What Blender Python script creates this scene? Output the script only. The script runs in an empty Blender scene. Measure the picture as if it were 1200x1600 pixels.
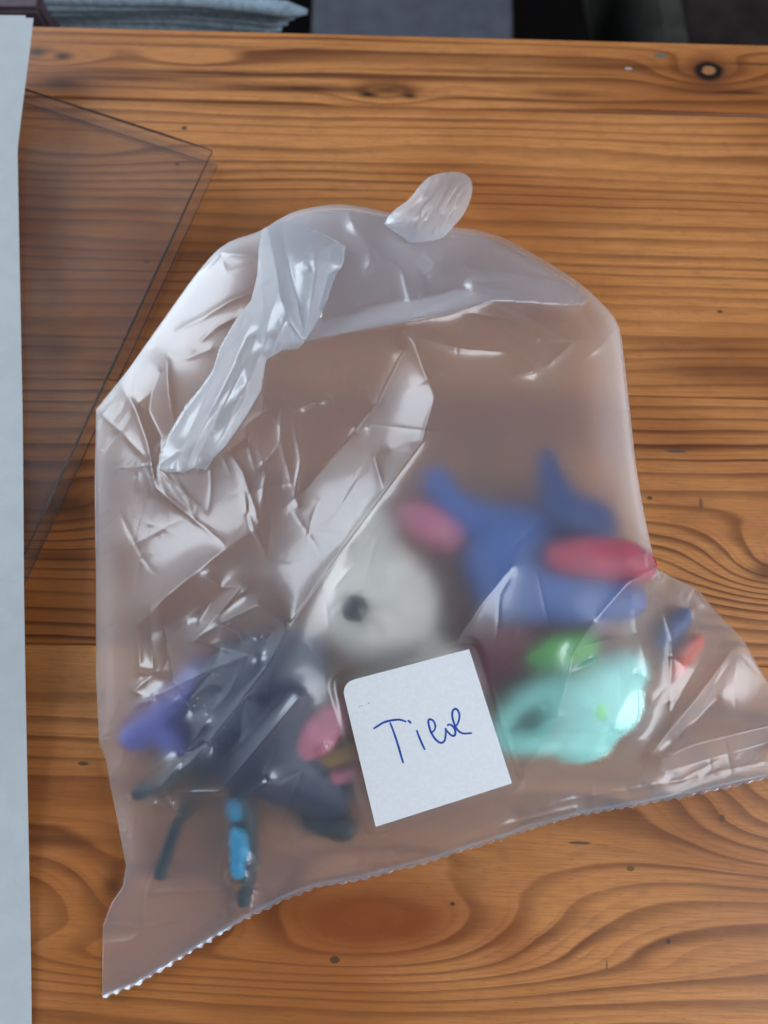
import bpy, bmesh, math, random
import numpy as np
from mathutils import Vector, Matrix
random.seed(7)
rng = np.random.default_rng(11)
scene = bpy.context.scene
COL = scene.collection

# ------------------------------------------------------------------ camera
CAM_H, TILT, FPX = 0.30, math.radians(12.0), 1204.0      # metres above the table, tilt, focal length in photo pixels
cd = bpy.data.cameras.new('camera')
cam = bpy.data.objects.new('camera', cd); COL.objects.link(cam)
cam.location = (0, 0, CAM_H); cam.rotation_euler = (TILT, 0, 0)
cd.sensor_fit = 'VERTICAL'; cd.sensor_height = 34.6; cd.sensor_width = 25.95
cd.lens = 34.6 * FPX / 1600.0
cd.clip_start = 0.01; cd.clip_end = 50
cd.dof.use_dof = True; cd.dof.focus_distance = 0.268; cd.dof.aperture_fstop = 6.5
scene.camera = cam

# ------------------------------------------------------------------ room light
w = bpy.data.worlds.new('World'); scene.world = w; w.use_nodes = True
bg = w.node_tree.nodes['Background']
bg.inputs[0].default_value = (0.62, 0.72, 0.88, 1); bg.inputs[1].default_value = 0.17
def area(name, loc, target, sx, sy, power, color):
    l = bpy.data.lights.new(name, 'AREA'); l.shape = 'RECTANGLE'; l.size = sx; l.size_y = sy
    l.energy = power; l.color = color
    o = bpy.data.objects.new(name, l); COL.objects.link(o); o.location = loc
    o.rotation_euler = (Vector(target) - Vector(loc)).to_track_quat('-Z', 'Y').to_euler()
    return o
area('window_light', (-1.65, 1.15, 0.85), (0, 0.05, 0), 1.7, 1.05, 46.0, (0.77, 0.89, 1.0))
area('side_window_light', (1.25, -0.45, 0.85), (0, 0.05, 0), 1.2, 1.0, 25.0, (0.87, 0.93, 1.0))
scene.view_settings.view_transform = 'Standard'; scene.view_settings.look = 'None'
scene.view_settings.exposure = 0.0; scene.view_settings.gamma = 1.0
scene.render.engine = 'CYCLES'
cy = scene.cycles
cy.max_bounces = 20; cy.transmission_bounces = 16; cy.transparent_max_bounces = 16
cy.glossy_bounces = 6; cy.diffuse_bounces = 4
cy.use_denoising = True; cy.sample_clamp_indirect = 6.0

# ------------------------------------------------------------------ picture point -> point at a height
CT, ST = math.cos(TILT), math.sin(TILT)
def W(u, v, h=0.0):
    """world point at height h (mm) on the sight line of photo pixel (u, v); works on arrays"""
    u = np.asarray(u, float); v = np.asarray(v, float); h = np.asarray(h, float) * 0.001
    dx = (u - 600) / FPX; dy = -(v - 800) / FPX
    ry = CT * dy + ST; rz = ST * dy - CT
    k = (h - CAM_H) / rz
    return np.stack([dx * k, ry * k, np.broadcast_to(h, k.shape)], -1)
def WV(u, v, h=0.0): return Vector(W(u, v, h).tolist())

# ------------------------------------------------------------------ object helpers
def tag(o, label=None, cat=None, group=None, kind=None):
    if label: o['label'] = label
    if cat: o['category'] = cat
    if group: o['group'] = group
    if kind: o['kind'] = kind
    return o
def empty(name, loc, label, cat, group=None):
    o = bpy.data.objects.new(name, None); COL.objects.link(o); o.location = loc; o.empty_display_size = 0.01
    return tag(o, label, cat, group)
def link(name, me, mat, parent=None):
    o = bpy.data.objects.new(name, me); COL.objects.link(o)
    if mat: me.materials.append(mat)
    if parent:
        o.parent = parent; o.matrix_parent_inverse = Matrix.Translation(-parent.location) if parent.rotation_euler.z == 0 else parent.matrix_basis.inverted()
    return o
def mesh_from(name, verts, faces, smooth=True):
    me = bpy.data.meshes.new(name)
    me.from_pydata([tuple(map(float, p)) for p in verts], [], faces); me.update()
    if smooth:
        me.polygons.foreach_set('use_smooth', [True] * len(me.polygons))
    return me
def bm_mesh(name, bm, smooth=True):
    me = bpy.data.meshes.new(name); bm.to_mesh(me); bm.free()
    if smooth: me.polygons.foreach_set('use_smooth', [True] * len(me.polygons))
    return me

# ------------------------------------------------------------------ node helpers
class NT:
    def __init__(s, name):
        s.m = bpy.data.materials.new(name); s.m.use_nodes = True
        s.t = s.m.node_tree; s.t.nodes.clear()
        s.out = s.n('ShaderNodeOutputMaterial')
    def n(s, t, **kw):
        nd = s.t.nodes.new(t)
        for k, v in kw.items(): setattr(nd, k, v)
        return nd
    def put(s, sock, v):
        if isinstance(v, bpy.types.NodeSocket): s.t.links.new(v, sock)
        elif isinstance(v, (tuple, list)) and len(v) == 3 and sock.type == 'RGBA': sock.default_value = (*v, 1)
        else: sock.default_value = v
    def math(s, op, a, b=None, c=None, clamp=False):
        nd = s.n('ShaderNodeMath', operation=op, use_clamp=clamp)
        s.put(nd.inputs[0], a)
        if b is not None: s.put(nd.inputs[1], b)
        if c is not None: s.put(nd.inputs[2], c)
        return nd.outputs[0]
    def add(s, a, b): return s.math('ADD', a, b)
    def mul(s, a, b): return s.math('MULTIPLY', a, b)
    def sub(s, a, b): return s.math('SUBTRACT', a, b)
    def sstep(s, e0, e1, x, lo=0.0, hi=1.0):
        nd = s.n('ShaderNodeMapRange', interpolation_type='SMOOTHSTEP')
        s.put(nd.inputs[0], x); s.put(nd.inputs[1], e0); s.put(nd.inputs[2], e1); s.put(nd.inputs[3], lo); s.put(nd.inputs[4], hi)
        return nd.outputs[0]
    def mix(s, f, a, b, blend='MIX'):
        nd = s.n('ShaderNodeMix', data_type='RGBA', blend_type=blend)
        s.put(nd.inputs[0], f); s.put(nd.inputs[6], a); s.put(nd.inputs[7], b)
        return nd.outputs[2]
    def vec(s, x, y, z=0.0):
        nd = s.n('ShaderNodeCombineXYZ'); s.put(nd.inputs[0], x); s.put(nd.inputs[1], y); s.put(nd.inputs[2], z)
        return nd.outputs[0]
    def noise(s, v, scale=1.0, detail=2.0, rough=0.5):
        nd = s.n('ShaderNodeTexNoise'); s.put(nd.inputs['Vector'], v)
        nd.inputs['Scale'].default_value = scale; nd.inputs['Detail'].default_value = detail; nd.inputs['Roughness'].default_value = rough
        return nd.outputs[0]
    def coords(s):
        tc = s.n('ShaderNodeTexCoord'); sp = s.n('ShaderNodeSeparateXYZ'); s.t.links.new(tc.outputs['Object'], sp.inputs[0])
        return tc.outputs['Object'], sp.outputs[0], sp.outputs[1], sp.outputs[2]
    def bump(s, h, strength=0.2, dist=0.001):
        nd = s.n('ShaderNodeBump'); s.put(nd.inputs['Height'], h); nd.inputs['Strength'].default_value = strength; nd.inputs['Distance'].default_value = dist
        return nd.outputs[0]
    def principled(s, color, rough=0.5, normal=None, **kw):
        p = s.n('ShaderNodeBsdfPrincipled'); s.put(p.inputs['Base Color'], color); s.put(p.inputs['Roughness'], rough)
        if normal is not None: s.put(p.inputs['Normal'], normal)
        for k, v in kw.items(): s.put(p.inputs[k.replace('_', ' ')], v)
        s.t.links.new(p.outputs[0], s.out.inputs[0])
        return s.m

def plain(name, color, rough=0.55, vary=0.12, scale=180, bump=0.15, **kw):
    t = NT(name); v, x, y, z = t.coords()
    n = t.noise(v, scale, 4)
    c = t.mix(t.sstep(0.3, 0.7, n), tuple(a * (1 - vary) for a in color), tuple(min(1, a * (1 + vary)) for a in color))
    return t.principled(c, rough, t.bump(t.noise(v, scale * 4, 3), bump, 0.0004), **kw)

# ================================================================== the pine table
ROT = math.radians(-1.75)
TABLE = empty('table', (0, 0, 0), 'honey coloured pine table top of glued boards with knots and dark growth rings', 'table')
TABLE.rotation_euler = (0, 0, ROT)
cr, sr = math.cos(-ROT), math.sin(-ROT)
def TL(u, v):
    p = W(u, v, 0); return (cr * p[0] - sr * p[1], sr * p[0] + cr * p[1])
MM = 0.25 # approx mm per photo pixel on the table

def wood(name, k, seed, bumps=(), knots=(), marks=(), tone=1.0, streaks=(), warp=1.5, late=1.0):
    """growth rings: a ring coordinate g(x, y) bent by noise and by islands; the late wood is the dark thin end of each ring"""
    t = NT(name); v, x, y, z = t.coords()
    g = t.mul(y, k)
    n1 = t.sub(t.noise(t.vec(t.mul(x, 7.0), t.mul(y, 26.0), seed), 1.0, 2.0, 0.45), 0.5)
    n0 = t.sub(t.noise(t.vec(t.mul(x, 0.8), t.mul(y, 42.0), seed + 9), 1.0, 1.0), 0.5)
    n2 = t.sub(t.noise(t.vec(t.mul(x, 45.0), t.mul(y, 220.0), seed + 4), 1.0, 2.0), 0.5)
    g = t.add(g, t.add(t.mul(n1, warp), t.add(t.mul(n0, 2.6), t.mul(n2, 0.13))))
    def ell(u0, v0, ru, rv, wob=0.0):
        cx, cyy = TL(u0, v0)
        dx = t.math('DIVIDE', t.sub(x, cx), ru * MM * 0.001); dy = t.math('DIVIDE', t.sub(y, cyy), rv * MM * 0.001)
        d = t.add(t.mul(dx, dx), t.mul(dy, dy))
        if wob: d = t.add(d, t.mul(n2, wob))
        return d
    for (u0, v0, ru, rv, a) in bumps:
        e = t.math('EXPONENT', t.mul(ell(u0, v0, ru, rv), -1.0))
        g = t.add(g, t.mul(e, a))
    f = t.math('FRACT', g)
    wid = t.noise(t.vec(t.mul(x, 3.0), t.mul(y, 75.0), seed + 8), 1.0, 1.0)
    lw = t.mul(t.sstep(t.sstep(.3, .7, wid, .12, .66), 0.88, f), t.sub(1.0, t.sstep(0.89, 1.0, f)))
    amp = t.noise(t.vec(t.mul(x, 6.0), t.mul(y, 50.0), seed + 2), 1.0, 3.0)
    lw = t.mul(lw, t.sstep(0.28, 0.72, amp, 0.40 * late, 1.0 * late))
    lw2 = t.sstep(0.45, 0.95, t.math('FRACT', t.mul(g, 2.7)), 0.0, 0.22)
    lw = t.math('MAXIMUM', lw, t.mul(lw2, t.sstep(.35, .6, amp)))
    por = t.sstep(0.66, 0.74, t.noise(t.vec(t.mul(x, 190.0), t.mul(y, 2400.0), seed + 12), 1.0, 1.0), 0.0, .5)
    fib = t.noise(t.vec(t.mul(x, 60.0), t.mul(y, 1500.0), seed), 1.0, 3.0, 0.6)
    big = t.noise(t.vec(t.mul(x, 6.0), t.mul(y, 14.0), seed + 5), 1.0, 3.0)
    mott = t.noise(t.vec(t.mul(x, 120.0), t.mul(y, 160.0), seed + 6), 1.0, 3.0)
    T = lambda *c: tuple(a * tone for a in c)
    early = t.mix(t.sstep(0.36, 0.62, big), T(0.39, 0.130, 0.032), T(0.64, 0.262, 0.082))
    early = t.mix(t.sstep(0.35, 0.75, fib, 0.0, 0.4), early, T(0.24, 0.085, 0.025))
    early = t.mix(t.sstep(0.5, 0.8, mott, 0.0, 0.3), early, T(0.28, 0.10, 0.03))
    early = t.mix(por, early, T(0.22, 0.075, 0.02))
    c = t.mix(lw, early, T(0.120, 0.030, 0.008))
    for (u0, v0, ru, rv, a, col) in streaks:
        e = t.math('EXPONENT', t.mul(ell(u0, v0, ru, rv, 0.5), -1.0))
        c = t.mix(t.mul(e, a), c, col)
    for (u0, v0, ru, rv) in knots:
        d = t.math('SQRT', t.math('MAXIMUM', ell(u0, v0, ru, rv, 1.1), 0.0))
        c = t.mix(t.sstep(3.2, 0.9, d, 0.0, 0.9), c, T(0.17, 0.052, 0.016))
        ring = t.mul(t.sstep(0.35, 0.75, d), t.sstep(1.6, 0.95, d))
        c = t.mix(t.sstep(0.95, 0.5, d), c, T(0.36, 0.16, 0.065))
        c = t.mix(ring, c, (0.012, 0.007, 0.005))
    for (u0, v0, ru, rv, col) in marks:
        c = t.mix(t.sstep(1.2, 0.5, ell(u0, v0, ru, rv, 1.6), 0.0, 0.85), c, col)
    # small dents and dark specks
    vo = t.n('ShaderNodeTexVoronoi'); t.put(vo.inputs['Vector'], t.vec(t.mul(x, 34.0), t.mul(y, 48.0), seed)); vo.inputs['Scale'].default_value = 1.0
    sp = t.sstep(0.04, 0.015, vo.outputs[0], 0.0, 0.75)
    pick = t.sstep(0.70, 0.74, t.noise(t.vec(t.mul(x, 17.0), t.mul(y, 24.0), seed + 3), 1.0, 1.0))
    c = t.mix(t.mul(sp, pick), c, (0.06, 0.03, 0.015))
    h = t.add(t.mul(lw, -0.5), t.add(t.mul(fib, 0.5), t.add(t.mul(mott, 0.6), t.mul(t.mul(sp, pick), -2.0))))
    return t.principled(c, t.sstep(0.2, 0.8, mott, 0.34, 0.48), t.bump(h, 0.25, 0.00035), Specular_IOR_Level=0.45)

def plank(v_top, v_bot, mat, x0=-0.55, x1=0.6):
    """one board between two joints, given by the picture rows of the joints at the middle column"""
    y1 = TL(600, v_top)[1] - 0.0001; y0 = TL(600, v_bot)[1] + 0.0001
    bm = bmesh.new()
    b = 0.0006
    prof = [(y0, -0.024), (y0, -b), (y0 + b, 0), (y1 - b, 0), (y1, -b), (y1, -0.024)]
    L = [bm.verts.new((x0, p[0], p[1])) for p in prof]; R = [bm.verts.new((x1, p[0], p[1])) for p in prof]
    for i in range(6):
        j = (i + 1) % 6
        bm.faces.new((L[i], R[i], R[j], L[j]))
    bm.faces.new(L); bm.faces.new(R[::-1])
    bmesh.ops.recalc_face_normals(bm, faces=bm.faces)
    me = bm_mesh('plank', bm, smooth=False); me.materials.append(mat)
    o = bpy.data.objects.new('plank', me); COL.objects.link(o); o.parent = TABLE
    return o
DK = (0.075, 0.020, 0.007)
DD = (0.018, 0.007, 0.004)
plank(54, 166, wood('pine_knotty', 120, 1.0,
      bumps=[(1105, 112, 85, 40, 2.0), (600, 150, 80, 24, 1.3), (70, 90, 80, 22, 1.6), (900, 150, 140, 14, .8), (300, 100, 160, 30, .7)],
      knots=[(1107, 111, 20, 16)],
      marks=[(1032, 87, 13, 6, (.13, .14, .10)), (982, 107, 7, 3, (.42, .4, .42))],
      streaks=[(470, 138, 190, 9, .9, DK), (95, 130, 55, 15, .9, DK), (960, 104, 150, 8, .6, DK), (1105, 140, 90, 12, .55, DK), (330, 114, 260, 6, .85, DK), (200, 122, 160, 7, .8, DK), (760, 112, 200, 5, .6, DK), (610, 120, 240, 5, .5, DK), (800, 155, 160, 4, .6, DK), (250, 70, 260, 4, .6, DK),
               (700, 85, 300, 4, .5, DK), (58, 82, 18, 10, .9, DD), (97, 88, 16, 7, .9, DD), (575, 148, 18, 6, .95, DD), (640, 150, 13, 6, .9, DD), (610, 140, 34, 10, .75, DK), (1160, 145, 50, 4, .7, DD), (1180, 100, 60, 3, .7, DD)], warp=0.7, late=.9))
plank(166, 606, wood('pine_straight', 175, 23.0, marks=[(288, 200, 5, 4, (.05, .03, .02)), (1125, 487, 5, 3, (.05, .03, .02)), (230, 408, 8, 4, (.07, .03, .02)), (277, 256, 5, 4, (.07, .03, .02))],
      streaks=[(1160, 582, 160, 16, .6, DK), (90, 545, 60, 14, .6, DK), (1080, 540, 120, 12, .4, DK), (300, 400, 120, 10, .4, DK)], bumps=[(1150, 570, 260, 40, -1.2), (100, 250, 160, 60, 1.0)], late=0.72))
plank(606, 1022, wood('pine_cathedral', 178, 41.0,
      bumps=[(1215, 885, 120, 62, 4.5), (60, 800, 150, 70, 2.0), (700, 760, 300, 60, 1.0)],
      marks=[(1057, 705, 22, 3.5, (.09, .08, .07)), (1015, 778, 5, 3, (.04, .03, .02)), (1095, 786, 4, 10, (.17, .07, .03))],
      streaks=[(95, 790, 70, 24, .8, DK), (1195, 893, 26, 18, .75, DK), (90, 870, 80, 10, .6, DK)], late=1.0))
plank(1022, 1850, wood('pine_wide', 95, 60.0,
      bumps=[(585, 1447, 280, 84, 5.6), (1240, 1250, 150, 85, 4.5), (180, 1400, 90, 60, 1.5), (300, 1110, 500, 50, .8), (200, 1500, 260, 40, 2.4)],
      marks=[(707, 1412, 4, 3, (.06, .03, .02)), (985, 1357, 6, 4, (.14, .07, .03)), (905, 1317, 18, 2.5, (.10, .055, .03)), (523, 1500, 7, 5, (.07, .04, .02)),
             (1044, 1471, 4, 4, (.05, .03, .02)), (948, 1510, 1.6, 9, (.22, .09, .035)), (130, 1193, 8, 3, (.07, .04, .02)), (1128, 1278, 5, 6, (.12, .05, .02))],
      streaks=[(600, 1442, 122, 50, .9, (.27, .062, .014)), (540, 1430, 100, 42, .6, (.27, .062, .014)), (800, 1475, 45, 38, .5, (.30, .075, .018)), (70, 1312, 90, 9, .6, DK), (180, 1385, 20, 22, .7, DK), (100, 1080, 100, 40, .3, DK)], warp=0.9, late=.8))

# ================================================================== floor and things beyond the table edge
def box_bm(bm, c, s, rz=0.0, bevel=0.002):
    r = bmesh.ops.create_cube(bm, size=1.0)
    M = Matrix.Translation(c) @ Matrix.Rotation(rz, 4, 'Z') @ Matrix.Diagonal((*s, 1))
    bmesh.ops.transform(bm, matrix=M, verts=r['verts'])
    if bevel:
        es = list({e for v in r['verts'] for e in v.link_edges})
        bmesh.ops.bevel(bm, geom=es, offset=bevel, segments=2, affect='EDGES', clamp_overlap=True)
    return bm
fl = mesh_from('floor', [(-4, -4, -.72), (4, -4, -.72), (4, 4, -.72), (-4, 4, -.72)], [(0, 1, 2, 3)], False)
tag(link('floor', fl, plain('dark_floor', (.006, .005, .005), 1.0, Specular_IOR_Level=0.0)), kind='structure')

def WZ(u, v, z): return WV(u, v, z * 1000)
# folded grey-blue cloth lying just below the far table edge
CL = empty('folded_cloth', WZ(220, 25, -.06), 'blue grey cloth folded in long layers just beyond the far table edge', 'cloth')
clm = plain('blue_grey_cloth', (.27, .36, .43), .8, .2, 300, .4)
# eight drooping folds, each a long rounded roll
def roll(path, r, name, mat, parent, flat=0.6, seg=10):
    vs, fs = [], []
    n = len(path)
    for i, p in enumerate(path):
        a = path[max(0, i - 1)]; b = path[min(n - 1, i + 1)]
        d = (Vector(b) - Vector(a)).normalized(); s = d.cross(Vector((0, 0, 1))).normalized(); q = s.cross(d)
        rr = r * (1.0 if 0 < i < n - 1 else 0.35)
        for k in range(seg):
            an = 2 * math.pi * k / seg
            vs.append(Vector(p) + s * math.cos(an) * rr + q * math.sin(an) * rr * flat)
    for i in range(n - 1):
        for k in range(seg):
            k2 = (k + 1) % seg
            fs.append((i * seg + k, i * seg + k2, (i + 1) * seg + k2, (i + 1) * seg + k))
    fs.append(tuple(range(seg))[::-1]); fs.append(tuple((n - 1) * seg + k for k in range(seg)))
    return link(name, mesh_from(name, vs, fs), mat, parent)
for i in range(6):
    pth = []
    for s in range(15):
        q = s / 14
        u = 20 + q * (460 - i * 10)
        vv = -6 + i * 9 + 4 * math.sin(q * 3 + i) + 34 * max(0, q - .55) ** 1.3 * (1 - i * .12) * 2 
        pth.append(WZ(u, vv, -.035 - .004 * i))
    roll(pth, .0042, 'fold', clm, CL, .8)
gb = bm_mesh('grey_box', box_bm(bmesh.new(), WZ(648, 20, -.20) + Vector((0, .10, -.1)), (.155, .30, .2), math.radians(-1)), False)
tag(link('storage_box', gb, plain('grey_lid', (.07, .074, .095), .7, .15, 60)), 'plain grey storage box standing below the table edge at the top centre', 'box')
rb_o = empty('cardboard_box', WZ(1130, 20, -.25), 'dark brown box with a paler side strip beyond the table edge, top right', 'box')
link('body', bm_mesh('body', box_bm(bmesh.new(), WZ(1190, 10, -.25) + Vector((.01, .08, -.08)), (.17, .30, .16), math.radians(4)), False), plain('dark_brown_card', (.022, .017, .015), .9, .3, 40, Specular_IOR_Level=0.1), rb_o)
link('side_strip', bm_mesh('side_strip', box_bm(bmesh.new(), WZ(1040, 10, -.25) + Vector((-.003, .08, -.079)), (.022, .30, .165), math.radians(4)), False), plain('pale_strip', (.045, .042, .037), .9, .2, 60, Specular_IOR_Level=0.1), rb_o)
mb = bm_mesh('maroon_box', box_bm(bmesh.new(), WZ(-40, 2, -.03) + Vector((-.004, .03, -.03)), (.075, .07, .06), 0), False)
tag(link('small_box', mb, plain('dull_plum', (.085, .06, .075), .7)), 'dull plum coloured box end showing behind the white paper at top left', 'box')

# ================================================================== clear lid
t = NT('clear_plastic'); v, x, y, z = t.coords()
trn = t.n('ShaderNodeBsdfTransparent'); trn.inputs['Color'].default_value = (.95, .935, .93, 1)
df = t.n('ShaderNodeBsdfDiffuse'); df.inputs['Color'].default_value = (.5, .48, .48, 1)
gls = t.n('ShaderNodeBsdfGlossy'); gls.inputs['Roughness'].default_value = .06; gls.inputs['Color'].default_value = (1, 1, 1, 1)
mx = t.n('ShaderNodeMixShader'); t.put(mx.inputs[0], t.sstep(.3, .7, t.noise(v, 30, 3), .025, .06)); t.t.links.new(trn.outputs[0], mx.inputs[1]); t.t.links.new(df.outputs[0], mx.inputs[2])
lw_ = t.n('ShaderNodeLayerWeight'); lw_.inputs['Blend'].default_value = .5
m3 = t.n('ShaderNodeMixShader'); t.put(m3.inputs[0], t.add(.045, t.mul(t.math('POWER', lw_.outputs['Facing'], 5.0), .6))); t.t.links.new(mx.outputs[0], m3.inputs[1]); t.t.links.new(gls.outputs[0], m3.inputs[2])
t.t.links.new(m3.outputs[0], t.out.inputs[0]); CLEAR = t.m
LH = 11.0
c0 = W(332, 235, LH)[:2]
e1 = W(40, 140, LH)[:2] - c0; e1 /= np.linalg.norm(e1)
e2 = np.array([-e1[1], e1[0]]); e2 = e2 if (e2 @ (W(40, 880, LH)[:2] - c0)) > 0 else -e2
def shell(cor, e1, e2, a, b, H, th):
    def ringp(ins, z): return [np.array([*(cor + e1 * s + e2 * q), z]) for s, q in ((ins, ins), (a - ins, ins), (a - ins, b - ins), (ins, b - ins))]
    vs = ringp(0, 0.0004) + ringp(0, H) + ringp(th, H - th) + ringp(th, 0.0004)
    fs = [(4, 5, 6, 7), (11, 10, 9, 8)]
    for i in range(4):
        j = (i + 1) % 4
        fs += [(i, j, 4 + j, 4 + i), (8 + i, 8 + j, 12 + j, 12 + i), (12 + i, 12 + j, j, i)]
    bm = bmesh.new(); V = [bm.verts.new(p) for p in vs]
    for f in fs: bm.faces.new([V[i] for i in f])
    bmesh.ops.recalc_face_normals(bm, faces=bm.faces)
    bmesh.ops.bevel(bm, geom=list(bm.edges), offset=.0004, segments=2, affect='EDGES')
    return bm
lid = link('plastic_case', bm_mesh('plastic_case', shell(c0, e1, e2, .11, .20, LH * .001, .0016), False), CLEAR)
tag(lid, 'clear see-through plastic case lid lying on the table, half under the white paper', 'plastic case')

lid.name = 'case_wall'
CASE = empty('plastic_case', Vector((c0[0], c0[1], 0)), lid['label'], 'plastic case')
for k_ in ('label', 'category'): del lid[k_]
lid.parent = CASE; lid.matrix_parent_inverse = Matrix.Translation(-CASE.location)
t = NT('painted_edge_line'); trn = t.n('ShaderNodeBsdfTransparent'); trn.inputs['Color'].default_value = (.5, .47, .46, 1)
df = t.n('ShaderNodeBsdfPrincipled'); df.inputs['Base Color'].default_value = (.10, .095, .10, 1); df.inputs['Roughness'].default_value = .25
mx = t.n('ShaderNodeMixShader'); mx.inputs[0].default_value = .4; t.t.links.new(trn.outputs[0], mx.inputs[1]); t.t.links.new(df.outputs[0], mx.inputs[2]); t.t.links.new(mx.outputs[0], t.out.inputs[0])
def P3(p, z): return Vector((float(p[0]), float(p[1]), z))
for z_, r_ in ((LH * .001, .0005), (.0009, .00025)):  # added dark bars: internal reflection darkening of the clear edges, put in as colour
    roll([P3(c0 + e1 * q * .11, z_) for q in np.linspace(0, 1, 6)], r_, 'edge', t.m, CASE, 1.0, 8)
    roll([P3(c0 + e2 * q * .20, z_) for q in np.linspace(0, 1, 6)], r_, 'edge', t.m, CASE, 1.0, 8)
# ================================================================== white paper at the left
def paper_sheet(edge, left_du, thick, mat, name):
    ev = np.array(edge, float)
    s = np.linspace(0, 1, 60); tt = np.linspace(0, 1, len(ev))
    U = np.interp(s, tt, ev[:, 0]); V = np.interp(s, tt, ev[:, 1]); Hh = np.interp(s, tt, ev[:, 2])
    ker = np.ones(5) / 5
    Hs = np.convolve(np.pad(Hh, 2, mode='edge'), ker, 'valid')
    E = W(U, V, Hs)
    nx = 14; vs = []; fs = []
    for i in range(60):
        for j in range(nx):
            q = j / (nx - 1)
            p = E[i] + np.array([-left_du * q, left_du * q * .01, .0006 * math.sin(i * .23 + q * 4) * q])
            vs.append(p)
    N = len(vs)
    vs += [p - np.array([0, 0, thick]) for p in vs]
    for i in range(59):
        for j in range(nx - 1):
            a = i * nx + j
            fs.append((a, a + 1, a + nx + 1, a + nx)); fs.append((N + a, N + a + nx, N + a + nx + 1, N + a + 1))
    rim = [i * nx for i in range(60)] + [59 * nx + j for j in range(1, nx)] + [i * nx + nx - 1 for i in range(58, -1, -1)] + [j for j in range(nx - 2, 0, -1)]
    for a, b in zip(rim, rim[1:] + rim[:1]): fs.append((a, N + a, N + b, b))
    me = mesh_from(name, vs, fs, False)
    bm = bmesh.new(); bm.from_mesh(me); bmesh.ops.recalc_face_normals(bm, faces=bm.faces); bm.to_mesh(me); bm.free()
    return me
pap = plain('white_paper', (.51, .545, .56), .85, .03, 120, .25)
PE = [(52, 28, 19), (46, 80, 18), (33, 180, 15.5), (27, 232, 14), (28, 300, 13), (31, 450, 12.2), (35, 650, 12.2), (36.5, 830, 13.2), (37, 920, 13.2), (39, 1050, 9), (42, 1200, 4.5), (45, 1350, 2.6), (48, 1500, 1.4), (49, 1600, 1.1), (50, 1680, 1.0)]
PAP = empty('paper_sheet', (-.19, 0, 0), 'white paper folder along the left edge lying over the clear lid', 'paper')
link('top_leaf', paper_sheet(PE, .12, .0003, pap, 'top_leaf'), pap, PAP)
PE2 = [(40, 24, 18.2)] + [(u - 16, v, h - 1.3) for u, v, h in PE[1:9]]
link('bottom_leaf', paper_sheet(PE2, .11, .0003, pap, 'bottom_leaf'), pap, PAP)

# ================================================================== film builder
def film_material(name, tint=(1, 1, 1), hz=(.62, .74, .92), haze=0.12, rough=1.0, ior=1.16, gloss=0.14, f0=0.092, wr=0.16):
    t = NT(name); v, x, y, z = t.coords()
    wv = t.noise(v, 55, 3, .5)
    n = t.n('ShaderNodeTexNoise'); t.put(n.inputs['Vector'], v); n.inputs['Scale'].default_value = 160; n.inputs['Detail'].default_value = 3
    vo = t.n('ShaderNodeTexVoronoi', feature='DISTANCE_TO_EDGE'); t.put(vo.inputs['Vector'], v); vo.inputs['Scale'].default_value = 95; 
    crk = t.mul(t.sstep(.0, .10, vo.outputs[0], 1.0, 0.0), t.sstep(.5, .62, t.noise(v, 38, 2)))
    h = t.add(t.mul(n.outputs[0], .5), t.add(wv, t.mul(crk, .2)))
    bp = t.bump(h, wr, .0006)
    rf = t.n('ShaderNodeBsdfGlass', distribution='MULTI_GGX'); rf.inputs['Color'].default_value = (*tint, 1)
    rf.inputs['Roughness'].default_value = rough; rf.inputs['IOR'].default_value = ior
    tr = t.n('ShaderNodeBsdfTranslucent'); tr.inputs['Color'].default_value = (.50, .60, .74, 1)
    di = t.n('ShaderNodeBsdfDiffuse'); di.inputs['Color'].default_value = (*hz, 1)
    m0 = t.n('ShaderNodeMixShader'); m0.inputs[0].default_value = .5
    t.t.links.new(tr.outputs[0], m0.inputs[1]); t.t.links.new(di.outputs[0], m0.inputs[2])
    m1 = t.n('ShaderNodeMixShader'); m1.inputs[0].default_value = haze
    t.t.links.new(rf.outputs[0], m1.inputs[1]); t.t.links.new(m0.outputs[0], m1.inputs[2])
    g1 = t.n('ShaderNodeBsdfGlossy'); g1.inputs['Roughness'].default_value = gloss; g1.inputs['Color'].default_value = (1, 1, 1, 1); t.put(g1.inputs['Normal'], bp)
    g2 = t.n('ShaderNodeBsdfGlossy'); g2.inputs['Roughness'].default_value = .42; t.put(g2.inputs['Normal'], bp); g2.inputs['Color'].default_value = (1, 1, 1, 1)
    mg = t.n('ShaderNodeMixShader'); mg.inputs[0].default_value = .76
    t.t.links.new(g1.outputs[0], mg.inputs[1]); t.t.links.new(g2.outputs[0], mg.inputs[2])
    lwt = t.n('ShaderNodeLayerWeight'); lwt.inputs['Blend'].default_value = .5; t.put(lwt.inputs['Normal'], bp)
    fr = t.add(f0, t.mul(t.math('POWER', lwt.outputs['Facing'], 4.0), .6))
    m2 = t.n('ShaderNodeMixShader'); t.put(m2.inputs[0], fr)
    t.t.links.new(m1.outputs[0], m2.inputs[1]); t.t.links.new(mg.outputs[0], m2.inputs[2])
    t.t.links.new(m2.outputs[0], t.out.inputs[0])
    return t.m
FILM = film_material('frosted_film', haze=.06, tint=(.965, .98, .99), hz=(.62, .76, 1.0))
FILM2 = film_material('second_film_layer', haze=.10, rough=.9, tint=(.97, .975, .985))
FILM_NECK = film_material('crumpled_film', haze=.30, hz=(.88, .94, .99), gloss=.12, rough=.8)

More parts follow.
